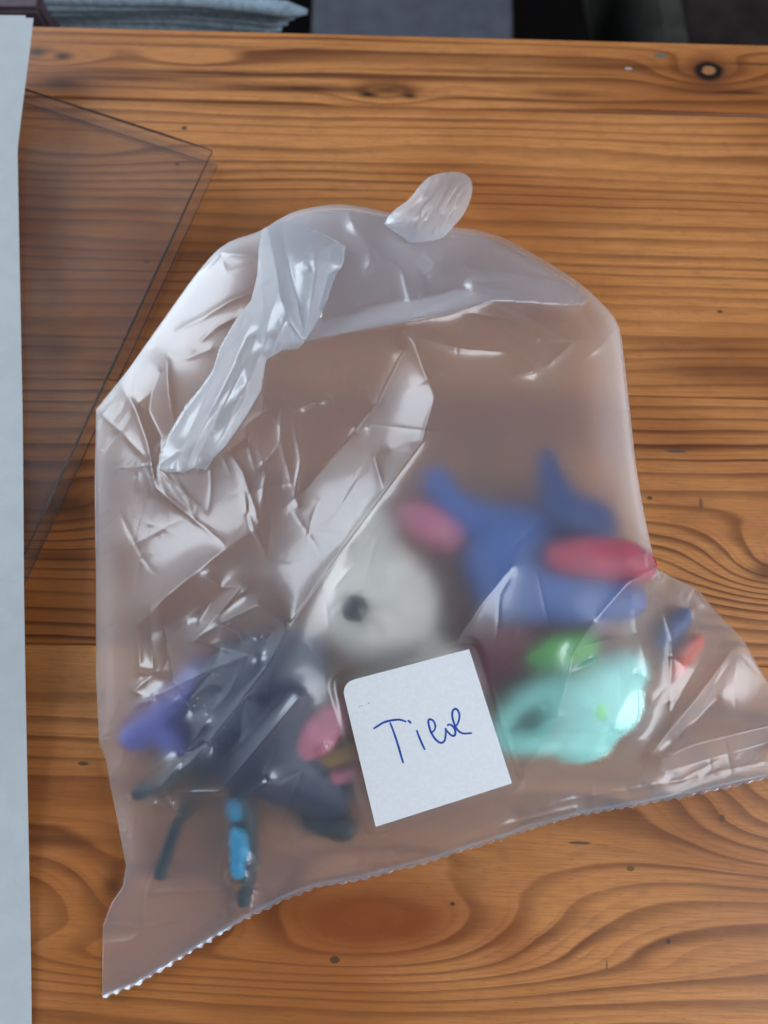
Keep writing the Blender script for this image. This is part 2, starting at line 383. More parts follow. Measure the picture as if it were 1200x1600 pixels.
def resample(pl, step=1.0):
    pl = np.array(pl, float); out = []
    for a, b in zip(pl[:-1], pl[1:]):
        n = max(2, int(np.hypot(*(b - a)[:2]) / step)); q = np.linspace(0, 1, n, endpoint=False)[:, None]
        out.append(a + (b - a) * q)
    out.append(pl[-1:]); return np.concatenate(out)

def inside(poly, X, Y):
    r = np.zeros(X.shape, bool); n = len(poly)
    for i in range(n):
        x1, y1 = poly[i]; x2, y2 = poly[(i + 1) % n]
        if y1 == y2: continue
        c = ((y1 > Y) != (y2 > Y)) & (X < (x2 - x1) * (Y - y1) / (y2 - y1) + x1)
        r ^= c
    return r

def nearest_on(poly, P):
    A = np.array(poly, float); B = np.roll(A, -1, 0); best = np.full(len(P), 1e18); Q = P.copy()
    for a, b in zip(A, B):
        d = b - a; L = d @ d
        if L == 0: continue
        tq = np.clip(((P - a) @ d) / L, 0, 1); q = a + tq[:, None] * d
        dd = ((P - q) ** 2).sum(1); m = dd < best
        best[m] = dd[m]; Q[m] = q[m]
    return Q, np.sqrt(best)

def tps(pts, X, Y, lam=2e-4):
    P = np.array(pts, float); n = len(P); S = 400.0
    p = P[:, :2] / S
    def U(r2): return np.where(r2 > 0, r2 * np.log(np.maximum(r2, 1e-12)) * .5, 0)
    K = U(((p[:, None] - p[None]) ** 2).sum(-1)) + lam * np.eye(n)
    M = np.zeros((n + 3, n + 3)); M[:n, :n] = K; M[:n, n] = 1; M[:n, n + 1:] = p; M[n, :n] = 1; M[n + 1:, :n] = p.T
    c = np.linalg.solve(M, np.concatenate([P[:, 2], [0, 0, 0]]))
    R = np.full(X.shape, c[n]) + c[n + 1] * X / S + c[n + 2] * Y / S
    for i in range(n): R += c[i] * U((X / S - p[i, 0]) ** 2 + (Y / S - p[i, 1]) ** 2)
    return R

def screened(lines, L, x0, y0, nx, ny, st):
    """tent-like displacement that is exact along the crease lines and dies away over L photo pixels"""
    Wt = np.zeros((ny, nx)); Tg = np.zeros((ny, nx))
    for pl in lines:
        q = resample(pl, st * .4)
        fx = (q[:, 0] - x0) / st; fy = (q[:, 1] - y0) / st
        ix = np.floor(fx).astype(int); iy = np.floor(fy).astype(int); ax = fx - ix; ay = fy - iy
        for dx, dy, wt in ((0, 0, (1 - ax) * (1 - ay)), (1, 0, ax * (1 - ay)), (0, 1, (1 - ax) * ay), (1, 1, ax * ay)):
            jx, jy = ix + dx, iy + dy
            ok = (jx >= 0) & (jx < nx) & (jy >= 0) & (jy < ny)
            np.add.at(Wt, (jy[ok], jx[ok]), wt[ok]); np.add.at(Tg, (jy[ok], jx[ok]), (wt * q[:, 2])[ok])
    Tg = np.where(Wt > 0, Tg / np.maximum(Wt, 1e-9), 0); Wt = Wt * 6.0
    k = (st / L) ** 2
    D = np.where(Wt > 0, Tg, 0.0); den = 4 + k + Wt; src = Wt * Tg
    for _ in range(int(min(1400, 14 * (L / st) + 4 * (L / st) ** 2))):
        Pd = np.pad(D, 1, mode='edge')
        D = (Pd[:-2, 1:-1] + Pd[2:, 1:-1] + Pd[1:-1, :-2] + Pd[1:-1, 2:] + src) / den
    return D

def blur(D, n):
    for _ in range(n):
        Pd = np.pad(D, 1, mode='edge')
        D = (Pd[:-2, 1:-1] + Pd[2:, 1:-1] + Pd[1:-1, :-2] + Pd[1:-1, 2:] + 4 * D) / 8
    return D

def crinkles(n, box, amp, ln, region=None):
    out = []
    while len(out) < n:
        u, v = rng.uniform(box[0], box[2]), rng.uniform(box[1], box[3])
        if region is not None and not inside(region, np.array([u]), np.array([v]))[0]: continue
        a = rng.uniform(0, 2 * math.pi); l = rng.uniform(*ln); h = rng.choice([-1, 1]) * rng.uniform(*amp)
        pts = [(u, v, 0.0)]; m = rng.integers(2, 5)
        for i in range(m):
            a += rng.normal(0, .45); u += math.cos(a) * l / m; v += math.sin(a) * l / m
            pts.append((u, v, h * math.sin(math.pi * (i + 1) / m) if i < m - 1 else 0.0))
        if len(pts) == 3: pts[1] = (*pts[1][:2], h)
        out.append(pts)
    return out

def film_patch(name, outline, ctrl, groups, mat, parent, st=2.5, flat=None, under=None, fade=40.0, lift=0.6, bl=1, label_plane=None, base=None):
    ol = np.array(outline, float); poly = [tuple(p[:2]) for p in ol]
    x0, y0 = ol[:, 0].min() - 3 * st, ol[:, 1].min() - 3 * st
    nx = int((ol[:, 0].max() - x0) / st) + 4; ny = int((ol[:, 1].max() - y0) / st) + 4
    X, Y = np.meshgrid(x0 + st * np.arange(nx), y0 + st * np.arange(ny))
    closed = np.concatenate([ol, ol[:1]])
    rim = resample(closed, 22.0)
    H = base(X, Y) if base else tps(np.concatenate([rim, np.array(ctrl, float)]), X, Y)
    for L, lines in groups: H = H + screened(lines, L, x0, y0, nx, ny, st)
    H = blur(H, bl)
    if label_plane is not None: H = label_plane(X, Y, over_toys(X, Y, H))
    m = inside(poly, X, Y)
    # keep cells that touch the inside; move their outer corners onto the outline
    cell = m[:-1, :-1] | m[1:, :-1] | m[:-1, 1:] | m[1:, 1:]
    use = np.zeros_like(m); use[:-1, :-1] |= cell; use[1:, :-1] |= cell; use[:-1, 1:] |= cell; use[1:, 1:] |= cell
    U, V = X.copy(), Y.copy()
    out = use & ~m
    Q, _ = nearest_on(poly, np.stack([X[out], Y[out]], -1)); U[out] = Q[:, 0]; V[out] = Q[:, 1]
    inn = use & m
    _, dd = nearest_on(poly, np.stack([X[inn], Y[inn]], -1))
    dist = np.zeros_like(X); dist[inn] = dd
    # the rim itself keeps its own heights
    rimf = resample(closed, 2.0)
    Po = np.stack([U[out], V[out]], -1)
    idx = np.array([((rimf[:, :2] - p) ** 2).sum(1).argmin() for p in Po])
    H = np.where(dist < 14, H, H)
    hr = rimf[idx, 2]; Hr = H.copy(); Hr[out] = hr
    H = Hr
    low = under(X, Y, H) if under else np.full_like(H, lift)
    e = np.exp(-dist / fade)
    # nearest rim height for each inner vertex (coarse)
    rc = resample(closed, 12.0)
    rimh = np.zeros_like(H)
    idn = np.where(use.ravel())[0]
    PX = np.stack([X.ravel()[idn], Y.ravel()[idn]], -1)
    best = np.full(len(idn), 1e18); bh = np.zeros(len(idn))
    for p in rc:
        d2 = (PX[:, 0] - p[0]) ** 2 + (PX[:, 1] - p[1]) ** 2
        mm_ = d2 < best; best[mm_] = d2[mm_]; bh[mm_] = p[2]
    rimh.ravel()[idn] = bh
    B = low + (rimh - low) * e
    B = blur(B, 3); B[out] = H[out]
    H = np.maximum(H, B + np.where(out, 0, .15))
    ids = -np.ones(X.shape, int); ids[use] = np.arange(use.sum()); n = int(use.sum())
    top = W(U[use], V[use], H[use])
    idb = ids.copy(); nb = int(inn.sum()); idb[inn] = n + np.arange(nb)
    bot = W(U[inn], V[inn], B[inn])
    cy_, cx_ = np.where(cell)
    quad = lambda I: np.stack([I[cy_ + 1, cx_], I[cy_ + 1, cx_ + 1], I[cy_, cx_ + 1], I[cy_, cx_]], -1)
    Fq = np.concatenate([quad(ids), quad(idb)[:, ::-1]])
    dup = (quad(ids) == quad(idb)).all(1); Fq = np.concatenate([quad(ids), quad(idb)[~dup][:, ::-1]])
    Vt = np.concatenate([top, bot])
    me = bpy.data.meshes.new(name)
    me.vertices.add(len(Vt)); me.vertices.foreach_set('co', Vt.ravel())
    me.loops.add(Fq.size); me.loops.foreach_set('vertex_index', Fq.ravel().astype(np.int32))
    me.polygons.add(len(Fq)); me.polygons.foreach_set('loop_start', np.arange(0, Fq.size, 4, dtype=np.int32))
    me.update(calc_edges=True); me.validate()
    me.polygons.foreach_set('use_smooth', [True] * len(me.polygons))
    bm = bmesh.new(); bm.from_mesh(me); bmesh.ops.dissolve_degenerate(bm, dist=1e-6, edges=bm.edges); bm.to_mesh(me); bm.free()
    o = link(name, me, mat, parent)
    def height(u, v):
        fx = np.clip((np.asarray(u, float) - x0) / st, 0, nx - 2); fy = np.clip((np.asarray(v, float) - y0) / st, 0, ny - 2)
        i = fx.astype(int); j = fy.astype(int); a = fx - i; b = fy - j
        return (H[j, i] * (1 - a) + H[j, i + 1] * a) * (1 - b) + (H[j + 1, i] * (1 - a) + H[j + 1, i + 1] * a) * b
    return o, height

# ================================================================== the toys in the bag
def blob(name, parts, mat, parent, vox=.0014):
    """parts: ('e', u, v, h, ru, rv, rh, rot) ellipsoids and ('c', [(u, v, h, r), ...]) tapering limbs, radii in mm; one smooth body"""
    bm = bmesh.new()
    for p in parts:
        if p[0] == 'e':
            _, u, v, h, a, b, c = p[:7]; rot = math.radians(p[7]) if len(p) > 7 else 0
            r = bmesh.ops.create_icosphere(bm, subdivisions=3, radius=1)
            M = Matrix.Translation(WV(u, v, h)) @ Matrix.Rotation(rot, 4, 'Z') @ Matrix.Diagonal((a * .001, b * .001, c * .001, 1))
            bmesh.ops.transform(bm, matrix=M, verts=r['verts'])
        else:
            q = p[1]
            for (a, b) in zip(q[:-1], q[1:]):
                for s in np.linspace(0, 1, 7):
                    u, v, h, rr = [a[i] + (b[i] - a[i]) * s for i in range(4)]
                    r = bmesh.ops.create_icosphere(bm, subdivisions=2, radius=rr * .001)
                    bmesh.ops.translate(bm, vec=WV(u, v, h), verts=r['verts'])
    me = bpy.data.meshes.new(name); bm.to_mesh(me); bm.free()
    tmp = bpy.data.objects.new('tmp', me); COL.objects.link(tmp)
    rm = tmp.modifiers.new('r', 'REMESH'); rm.mode = 'VOXEL'; rm.voxel_size = vox
    sm = tmp.modifiers.new('s', 'SMOOTH'); sm.iterations = 6; sm.factor = .6
    dg = bpy.context.evaluated_depsgraph_get(); me2 = bpy.data.meshes.new_from_object(tmp.evaluated_get(dg))
    bpy.data.objects.remove(tmp); bpy.data.meshes.remove(me); me2.name = name
    me2.polygons.foreach_set('use_smooth', [True] * len(me2.polygons))
    TOYV.append(np.array([v.co for v in me2.vertices]))
    return link(name, me2, mat, parent)
TOYV = []
G = 'toy animals inside the plastic bag'
def toy(name, u, v, label): return empty(name, WV(u, v, 0), label, 'toy', G)
cream = plain('cream_plush', (.58, .525, .45), .8); navy = plain('navy_rubber', (.006, .013, .042), .5); blue = plain('blue_rubber', (.045, .095, .29), .5); dkblue = plain('dark_blue_rubber', (.025, .05, .17), .5)
pink = plain('pink_rubber', (.44, .12, .17), .5); red = plain('red_rubber', (.42, .028, .06), .5); maroon = plain('maroon_rubber', (.12, .018, .022), .5); mint = plain('mint_rubber', (.36, .80, .70), .45)
green = plain('leaf_green_rubber', (.08, .36, .05), .5); lime = plain('bright_green_rubber', (.25, .75, .25), .5); purple = plain('violet_rubber', (.13, .13, .40), .5); orange = plain('orange_rubber', (.70, .10, .05), .5)
black = plain('black_eye', (.01, .01, .013), .25); cyan = plain('cyan_rubber', (.012, .24, .42), .5); teal = plain('dark_teal_rubber', (.008, .022, .028), .5); gold = plain('gold_rubber', (.30, .17, .03), .5)

T_ = toy('toy_animal', 590, 950, 'cream toy animal with a round black eye, above the paper note in the bag')
blob('body', [('e', 592, 945, 22, 21.5, 23, 19), ('c', [(585, 915, 22, 14), (588, 845, 20, 9), (592, 815, 19, 7)]), ('e', 650, 1075, 15, 22, 20, 13)], cream, T_)
blob('eye', [('e', 553, 950, 40.5, 4.7, 5.0, 3.6)], black, T_, .0008)
T_ = toy('toy_animal', 810, 870, 'blue toy animal with horns, pink snout and red wing in the bag')
blob('body', [('e', 800, 855, 19, 15, 16, 12), ('c', [(760, 870, 22, 10), (790, 925, 24, 11), (880, 935, 26, 10), (975, 935, 22, 8)])], blue, T_)
blob('horn', [('c', [(682, 752, 27, 6), (698, 790, 26, 6), (740, 815, 22, 9), (780, 840, 20, 10)])], blue, T_)
blob('horn', [('c', [(852, 712, 20, 3.5), (862, 760, 18, 6), (880, 810, 16, 10)]), ('e', 900, 820, 12, 16, 12, 9)], dkblue, T_)
blob('snout', [('c', [(645, 808, 28, 6), (670, 822, 27, 8), (700, 838, 25, 6)])], pink, T_)
blob('wing', [('c', [(875, 872, 31, 6), (915, 872, 31, 7.5), (975, 876, 29, 8), (1002, 884, 26, 6)])], red, T_)
T_ = toy('toy_animal', 850, 1000, 'dark maroon toy animal lying under the blue toy in the bag')
blob('body', [('c', [(770, 1005, 14, 12), (850, 1000, 15, 12), (920, 985, 14, 9)]), ('e', 745, 1040, 10, 12, 10, 9)], maroon, T_)
T_ = toy('toy_animal', 920, 1100, 'mint green toy animal with thin curved arms, right of the paper note in the bag')
blob('body', [('e', 925, 1090, 13, 19, 16, 11), ('e', 900, 1140, 10, 15, 12, 9), ('e', 965, 1050, 9, 11, 9, 8)], mint, T_)
blob('arm', [('c', [(900, 1065, 14, 7), (850, 1075, 15, 5), (810, 1095, 14, 4), (785, 1125, 12, 4)])], mint, T_)
blob('arm', [('c', [(890, 1135, 12, 7), (845, 1158, 13, 5), (795, 1160, 12, 4.5), (775, 1150, 12, 4)])], mint, T_)
blob('crest', [('c', [(838, 1028, 24, 4), (870, 1018, 25, 6), (915, 1006, 22, 5)])], green, T_)
blob('belly_spot', [('e', 932, 1102, 18.5, 7, 8, 5.5)], lime, T_)
T_ = toy('toy_animal', 1060, 990, 'small blue and orange toy animal in the flat right corner of the bag')
blob('body', [('c', [(1030, 1000, 5, 4.5), (1050, 980, 5, 4.8), (1066, 962, 4.8, 4.2)])], dkblue, T_)
blob('foot', [('c', [(1052, 1048, 4, 3.6), (1072, 1020, 4.5, 4), (1090, 1000, 4, 3)])], orange, T_)
T_ = toy('toy_animal', 260, 1120, 'violet toy animal in the lower left of the bag')
blob('body', [('c', [(212, 1150, 7, 6), (245, 1128, 7, 7), (275, 1105, 7, 7), (325, 1048, 7, 6)]), ('c', [(245, 1128, 7, 7), (285, 1165, 7, 6)])], purple, T_)
T_ = toy('toy_animal', 410, 1110, 'dark navy toy animal with pink muzzle and thin blue banded legs')
blob('body', [('e', 405, 1110, 20, 25, 28, 17), ('c', [(420, 1080, 24, 15), (458, 1040, 27, 14)]), ('c', [(430, 1180, 17, 16), (510, 1230, 12, 11)])], navy, T_)
blob('ear', [('c', [(455, 1030, 31, 6), (440, 1010, 31, 5)])], dkblue, T_)
blob('muzzle', [('c', [(468, 1162, 24, 7), (495, 1145, 27, 8), (522, 1118, 27, 6)])], pink, T_)
blob('collar', [('c', [(490, 1190, 20, 4), (530, 1178, 21, 4), (560, 1168, 20, 4)])], gold, T_)
blob('mouth', [('c', [(465, 1226, 18, 3), (520, 1214, 20, 3.4), (562, 1204, 19, 3)])], pink, T_)
blob('foot', [('c', [(490, 1275, 7, 6), (535, 1290, 6.5, 6)])], teal, T_)
blob('leg', [('c', [(330, 1190, 14, 3), (276, 1290, 9, 2.5), (262, 1330, 6, 2.5), (250, 1366, 4, 2.5)])], teal, T_, .0008)
blob('leg', [('c', [(330, 1170, 14, 3), (260, 1225, 11, 3), (218, 1238, 10.5, 3)])], teal, T_, .0008)
lg = blob('leg', [('c', [(378, 1225, 14, 5.5), (384, 1290, 11, 5.2), (384, 1340, 8, 4.6), (388, 1370, 4.5, 2.8), (380, 1408, 3.4, 2.5)])], teal, T_, .0008)
for (u, v, h, l, r) in ((370, 1264, 15.0, 7, 3.3), (374, 1318, 13.2, 15, 3.7), (372, 1354, 11.0, 7, 3.0)):
    blob('band', [('c', [(u, v - l, h + .5, r), (u + 1, v + l, h - .5, r)])], cyan, lg, .0008)



# ================================================================== the bag
BAG = empty('plastic_bag', WV(600, 900, 0), 'milky see-through plastic bag of toys with a twisted neck and a serrated bottom edge', 'bag')
EDGE = [(1262, 1198), (1200, 1213), (1080, 1240), (1000, 1255), (900, 1272), (830, 1292), (770, 1312), (720, 1328), (660, 1347), (600, 1362), (560, 1372), (490, 1385), (440, 1405), (380, 1435), (330, 1465), (265, 1505), (215, 1535), (160, 1557)]
OUT = [(150, 640, 12), (200, 578, 18), (262, 490, 23), (308, 425, 25), (350, 378, 26), (408, 362, 26), (437, 341, 24), (470, 326, 24), (540, 317, 24), (620, 335, 22), (690, 354, 20), (770, 362, 17),
       (840, 400, 17), (905, 440, 18), (945, 478, 19), (968, 505, 20), (975, 560, 21), (985, 650, 22), (995, 740, 23), (1008, 810, 24), (1021, 870, 24), (1027, 888, 20), (1045, 899, 9), (1090, 920, 5), (1112, 948, 4), (1160, 997, 3), (1200, 1066, 2), (1250, 1150, 1.5)] \
    + [(u, v, 1.0) for u, v in EDGE] + [(160, 1500, 1.2), (161, 1445, 2), (175, 1410, 3), (192, 1385, 4), (197, 1352, 5), (185, 1290, 7), (172, 1225, 8), (166, 1190, 8), (155, 1160, 8), (150, 1060, 10), (150, 900, 11), (148, 760, 12)]
def chaikin(P, lo, hi, n=2):
    P = [tuple(map(float, p)) for p in P]; a, m, b = P[:lo], P[lo:hi], P[hi:]
    for _ in range(n):
        q = [m[0]]
        for p0, p1 in zip(m[:-1], m[1:]):
            p0, p1 = np.array(p0), np.array(p1); q += [tuple(p0 * .75 + p1 * .25), tuple(p0 * .25 + p1 * .75)]
        m = q + [m[-1]]
    return a + m + b
OUT = chaikin(OUT, 1, 21)
CTRL = [(500, 420, 36), (640, 420, 33), (760, 430, 29), (880, 480, 25), (330, 480, 31), (250, 580, 26), (400, 600, 36), (520, 600, 36), (640, 590, 42), (760, 580, 38), (880, 600, 32), (945, 640, 27),
        (190, 720, 20), (260, 700, 28), (350, 750, 34), (450, 730, 38), (560, 760, 46), (680, 720, 48), (800, 720, 45), (920, 740, 38), (970, 780, 32), (185, 850, 20), (260, 850, 30), (350, 850, 38),
        (480, 870, 45), (600, 900, 48.5), (720, 900, 48.5), (850, 880, 48), (940, 880, 44), (990, 870, 36), (195, 1000, 20), (300, 1000, 33), (430, 990, 44), (560, 1000, 46), (690, 985, 48), (850, 1000, 42),
        (950, 990, 34), (1030, 1000, 17), (1100, 1000, 8), (200, 1120, 20), (300, 1120, 31), (420, 1120, 39), (520, 1130, 42), (820, 1100, 38), (920, 1100, 34), (1000, 1100, 17), (1100, 1100, 7),
        (210, 1220, 14), (300, 1220, 23), (420, 1220, 30), (540, 1220, 32), (830, 1200, 20), (930, 1190, 14), (1050, 1170, 6), (230, 1320, 9), (330, 1320, 15), (430, 1310, 19), (540, 1290, 18), (660, 1310, 8),
        (800, 1265, 7), (900, 1240, 5), (240, 1400, 4.5), (340, 1390, 8), (440, 1370, 6), (560, 1345, 4), (220, 1480, 2), (300, 1460, 2)]
LABQ = [(533, 1067, 42), (733, 1014, 41), (800, 1224, 24), (587, 1292, 21)]
_A = np.array([[u, v, 1] for u, v, h in LABQ]); LABP = np.linalg.lstsq(_A, np.array([h for *_, h in LABQ], float), rcond=None)[0]
_C = np.array([W(u, v, h) for u, v, h in LABQ]); _c0 = _C.mean(0); LN = np.linalg.svd(_C - _c0)[2][2]; LN *= np.sign(LN[2])
def LPz(u, v, off=0.0):
    r = W(u, v, 0) - np.array([0, 0, CAM_H]); k = ((_c0 + LN * off * .001 - np.array([0, 0, CAM_H])) @ LN) / (r @ LN)
    return (CAM_H + r[..., 2] * k) * 1000
def label_plane(X, Y, H):
    big = [(516, 1058), (745, 998), (820, 1236), (577, 1311)]
    m = blur(inside(big, X, Y).astype(float), 110); m = np.clip((m - .25) / .45, 0, 1); m = m * m * (3 - 2 * m)
    return H * (1 - m) + LPz(X, Y, -.45) * m
def toy_tops(X, Y, clear=.9):
    P = np.concatenate(TOYV); d = P - np.array([0, 0, CAM_H])
    cxm = d[:, 0]; cym = CT * d[:, 1] + ST * d[:, 2]; czm = -ST * d[:, 1] + CT * d[:, 2]
    u = 600 + FPX * cxm / -czm; v = 800 - FPX * cym / -czm
    st = X[0, 1] - X[0, 0]; T = np.zeros_like(X)
    ix = np.round((u - X[0, 0]) / st).astype(int); iy = np.round((v - Y[0, 0]) / st).astype(int)
    ok = (ix >= 0) & (ix < X.shape[1]) & (iy >= 0) & (iy < X.shape[0])
    np.maximum.at(T, (iy[ok], ix[ok]), P[ok, 2] * 1000 + clear)
    for _ in range(4):
        Q = np.pad(T, 1, mode='edge'); T = np.max([Q[a:a + T.shape[0], b:b + T.shape[1]] for a in range(3) for b in range(3)], axis=0)
    return T
def over_toys(X, Y, H):
    T = toy_tops(X, Y); G_ = np.maximum(H, T); E_ = blur(np.maximum(G_ - H, 0), 30)
    return np.maximum(H + E_, T)
GA = [ # broad tents, mm above or below the pillow
    [(640, 525, 4), (680, 620, 5), (660, 690, 5), (600, 770, 5), (540, 850, 5.5), (450, 980, 7)],
    [(632, 545, -2), (590, 630, -8), (555, 675, -9), (475, 768, -6), (400, 825, 3), (330, 875, 4), (262, 930, 5), (216, 975, 3)],
    [(450, 980, 8), (420, 1040, 5), (350, 1130, 4), (300, 1190, 4), (250, 1230, 4)],
    [(403, 945, 8), (350, 972, 6), (300, 1003, 5)], [(403, 945, 8), (450, 980, 8)], [(300, 1003, 5), (345, 1014, 3), (388, 1023, 6)],
    [(388, 1023, 6), (345, 1080, -1), (325, 1118, -1)], [(388, 1023, 6), (300, 1060, 2), (215, 1100, 2), (155, 1155, 1)],
    [(410, 545, 3), (480, 532, 5), (560, 515, 6), (632, 503, 7), (700, 492, 6), (770, 470, 4), (880, 525, 1)],
    [(560, 480, -4), (640, 470, -5), (730, 450, -4), (500, 500, -3)],
    [(1024, 888, 5), (985, 908, 8), (995, 990, 4), (1000, 1000, 2)], [(985, 908, 8), (930, 970, 3), (895, 1018, 5)],
    [(895, 1018, 5), (882, 1080, 4), (855, 1160, 3), (790, 1230, 2), (700, 1282, 1)],
    [(1015, 1180, 4), (1090, 1090, 4), (1155, 1000, 1)], [(1033, 1188, 5), (1080, 1165, 5), (1200, 1135, 4), (1240, 1120, 3)],
    [(1040, 1205, -1), (1200, 1160, -1)], [(1060, 1150, -1), (1120, 1090, -1)],
    [(470, 1088, 5), (400, 1172, 5), (345, 1238, 4), (250, 1240, 3)], [(420, 1222, 5), (360, 1262, 3), (300, 1276, 1), (240, 1256, 4)],
    [(345, 975, -1), (372, 990, -3), (378, 1000, -3)], [(425, 985, 1), (415, 1000, 0)], [(440, 760, -3), (455, 700, -3), (490, 660, -3), (530, 640, -3)], 
    [(255, 980, -1), (270, 1060, -2), (300, 1110, -2)], [(330, 1050, -1), (300, 1085, -2)], [(285, 1180, -2), (345, 1150, -2), (385, 1090, -2)],
    [(800, 885, 2), (755, 940, 3), (715, 1000, 3), (690, 1024, 2)],
]
GB = [ # sharper, narrower folds
    [(152, 640, 0), (195, 680, 2), (235, 722, 3), (320, 800, 2)], [(190, 604, 1), (212, 640, 3), (230, 690, 4), (244, 762, 5)], [(244, 762, 5), (290, 800, 2), (350, 850, 2)],
    [(260, 562, 4), (263, 610, 5), (272, 672, 3)], [(252, 580, -1), (238, 612, -3), (233, 640, -4), (252, 682, -3)],
    [(385, 665, 4), (410, 645, 2), (440, 638, 4)], [(385, 665, 4), (388, 700, 0), (400, 735, 3)], [(440, 690, 4), (425, 712, 2), (402, 734, 3)], [(440, 638, 4), (438, 690, 4), (452, 740, 3), (465, 790, 3)],
    [(455, 640, 3), (470, 720, 3), (460, 775, 4)], [(440, 600, 2), (455, 640, 3), (500, 628, 2), (520, 622, 0)], [(345, 680, 2), (380, 740, 3), (405, 815, 3)], [(415, 720, 2), (410, 780, 3), (404, 812, 2)],
    [(322, 905, 5), (345, 918, 2), (378, 915, 4), (340, 960, 2), (302, 1002, 4)], [(330, 940, -2), (312, 975, -1)],
    [(215, 975, 2), (218, 1010, 3), (218, 1042, 4), (240, 1046, 4), (236, 1000, 3), (236, 950, 3)], [(215, 1045, 4), (228, 1058, 1), (240, 1052, 3)], [(240, 1052, 2), (208, 1080, 3), (240, 1092, 1), (300, 1060, 2)],
    [(155, 1155, 2), (240, 1090, 3)], [(155, 1155, 1), (215, 1140, 2)], [(170, 1225, 1), (190, 1190, 2), (197, 1140, 2)],
    [(330, 1115, 3), (290, 1180, 3), (252, 1228, 3)], [(388, 1023, 3), (355, 1085, 3), (325, 1118, 3)], [(250, 1232, 3), (262, 1240, 0), (268, 1258, 3)],
    [(845, 530, 3), (848, 552, 2), (832, 580, 3), (790, 592, 0)], [(885, 508, 3), (895, 535, 2), (855, 572, 2)], [(966, 508, 2), (940, 540, 2), (915, 560, 1)], [(905, 445, 2), (908, 480, 2), (935, 525, 2)],
    [(640, 525, 2), (720, 545, 3), (790, 550, 2)], [(632, 520, 2), (700, 590, 1)],
    [(895, 1018, 3), (920, 1028, 1), (932, 1033, 3), (890, 1052, 2)], [(895, 1018, 2), (940, 1002, 3), (985, 998, 2)], [(880, 1118, 3), (856, 1126, 1), (845, 1106, 2)], [(876, 1118, 3), (840, 1175, 2), (820, 1210, 2)],
    [(920, 1080, 1), (960, 1130, 1)], [(1000, 1000, 2), (1012, 1050, 3), (1015, 1062, 3)], [(1015, 1062, 3), (975, 1040, 1)], [(1035, 1015, 1), (1070, 1042, 2)], [(1030, 930, 1), (1050, 1000, 1), (1048, 1060, 2)],
    [(1155, 1010, 1), (1050, 1180, 2)], [(1085, 925, 1), (1100, 945, 1)],
    [(230, 1395, 2), (245, 1370, 1), (255, 1350, 0)], [(230, 1395, 2), (300, 1392, .5), (420, 1385, .5)], [(240, 1345, 1), (225, 1390, 2), (222, 1440, 1)],
    [(165, 1443, .6), (225, 1450, .8), (300, 1430, .3)], [(160, 1475, .5), (200, 1470, .8), (225, 1455, .8)],
    [(370, 1290, 0), (345, 1340, 1), (342, 1385, .5)], [(760, 1300, .5), (800, 1285, 1.4), (900, 1262, 1)], [(690, 1250, 0), (672, 1290, 1)],
    [(580, 640, 1), (570, 668, 2), (556, 675, 0)], [(600, 770, 1), (585, 715, 2), (610, 700, 0)],
    [(480, 640, 0), (520, 610, 1), (555, 600, 1), (566, 625, 0)], [(545, 580, 0), (540, 595, 1), (570, 605, 1)],
    [(312, 430, 0), (345, 395, 2), (400, 400, 3)], [(345, 395, 2), (352, 425, 1), (400, 410, 1)], [(270, 520, 0), (320, 495, 2), (360, 470, 3), (400, 455, 3)], [(300, 545, 0), (340, 510, 2), (400, 480, 2)], [(240, 545, 0), (290, 560, 1), (330, 545, 2)],
    [(420, 350, 0), (445, 420, 1)], [(540, 318, 0), (550, 350, 2), (570, 380, 1)], [(780, 410, 0), (870, 440, 2)], [(650, 400, 0), (668, 430, 2), (690, 400, 0)], [(690, 470, 1), (740, 440, 2), (860, 440, 1)],
    [(960, 620, 0), (1000, 760, 2), (1015, 860, 3)],
]
STRIP = [(640, 525), (680, 620), (600, 770), (450, 980), (330, 900), (475, 770), (580, 640)]
GC = crinkles(40, (330, 520, 680, 980), (.03, .09), (10, 30), STRIP) + crinkles(90, (160, 360, 1020, 1300), (.02, .08), (15, 60)) + crinkles(30, (1000, 930, 1180, 1230), (.04, .15), (15, 60))
def boost(lines, f=1.6):
    return [[(u, v, h * (f if u < 500 and v > 870 else .8 * f if u > 830 else (.36 if u < 480 else .55) * f)) for u, v, h in l] for l in lines]
GA = boost(GA, 1.75); GB = boost(GB, 1.45)
def long_creases(n, box, amp, ln, ang, spread):
    out = []
    for _ in range(n):
        u, v = rng.uniform(box[0], box[2]), rng.uniform(box[1], box[3]); a = ang + rng.normal(0, spread); l = rng.uniform(*ln); h = rng.choice([-1, 1]) * rng.uniform(*amp); m = 6
        pts = [(u, v, 0.0)]
        for i in range(m):
            a += rng.normal(0, .10); u += math.cos(a) * l / m; v += math.sin(a) * l / m
            pts.append((u, v, h * math.sin(math.pi * (i + 1) / m) if i < m - 1 else 0.0))
        out.append(pts)
    return out
GD = long_creases(14, (200, 780, 480, 1200), (.12, .35), (90, 220), 2.25, .2) + long_creases(20, (190, 560, 480, 800), (.12, .45), (50, 150), 1.3, .5) + long_creases(18, (620, 480, 960, 640), (.1, .35), (50, 150), .3, .4) \
    + long_creases(18, (820, 950, 1150, 1200), (.12, .4), (50, 160), 2.1, .5) + long_creases(14, (220, 1280, 520, 1460), (.08, .25), (50, 140), -.4, .5) + long_creases(5, (400, 700, 620, 960), (.05, .15), (60, 150), 2.25, .15)
GF = crinkles(45, (170, 380, 1010, 1330), (.04, .12), (8, 22))
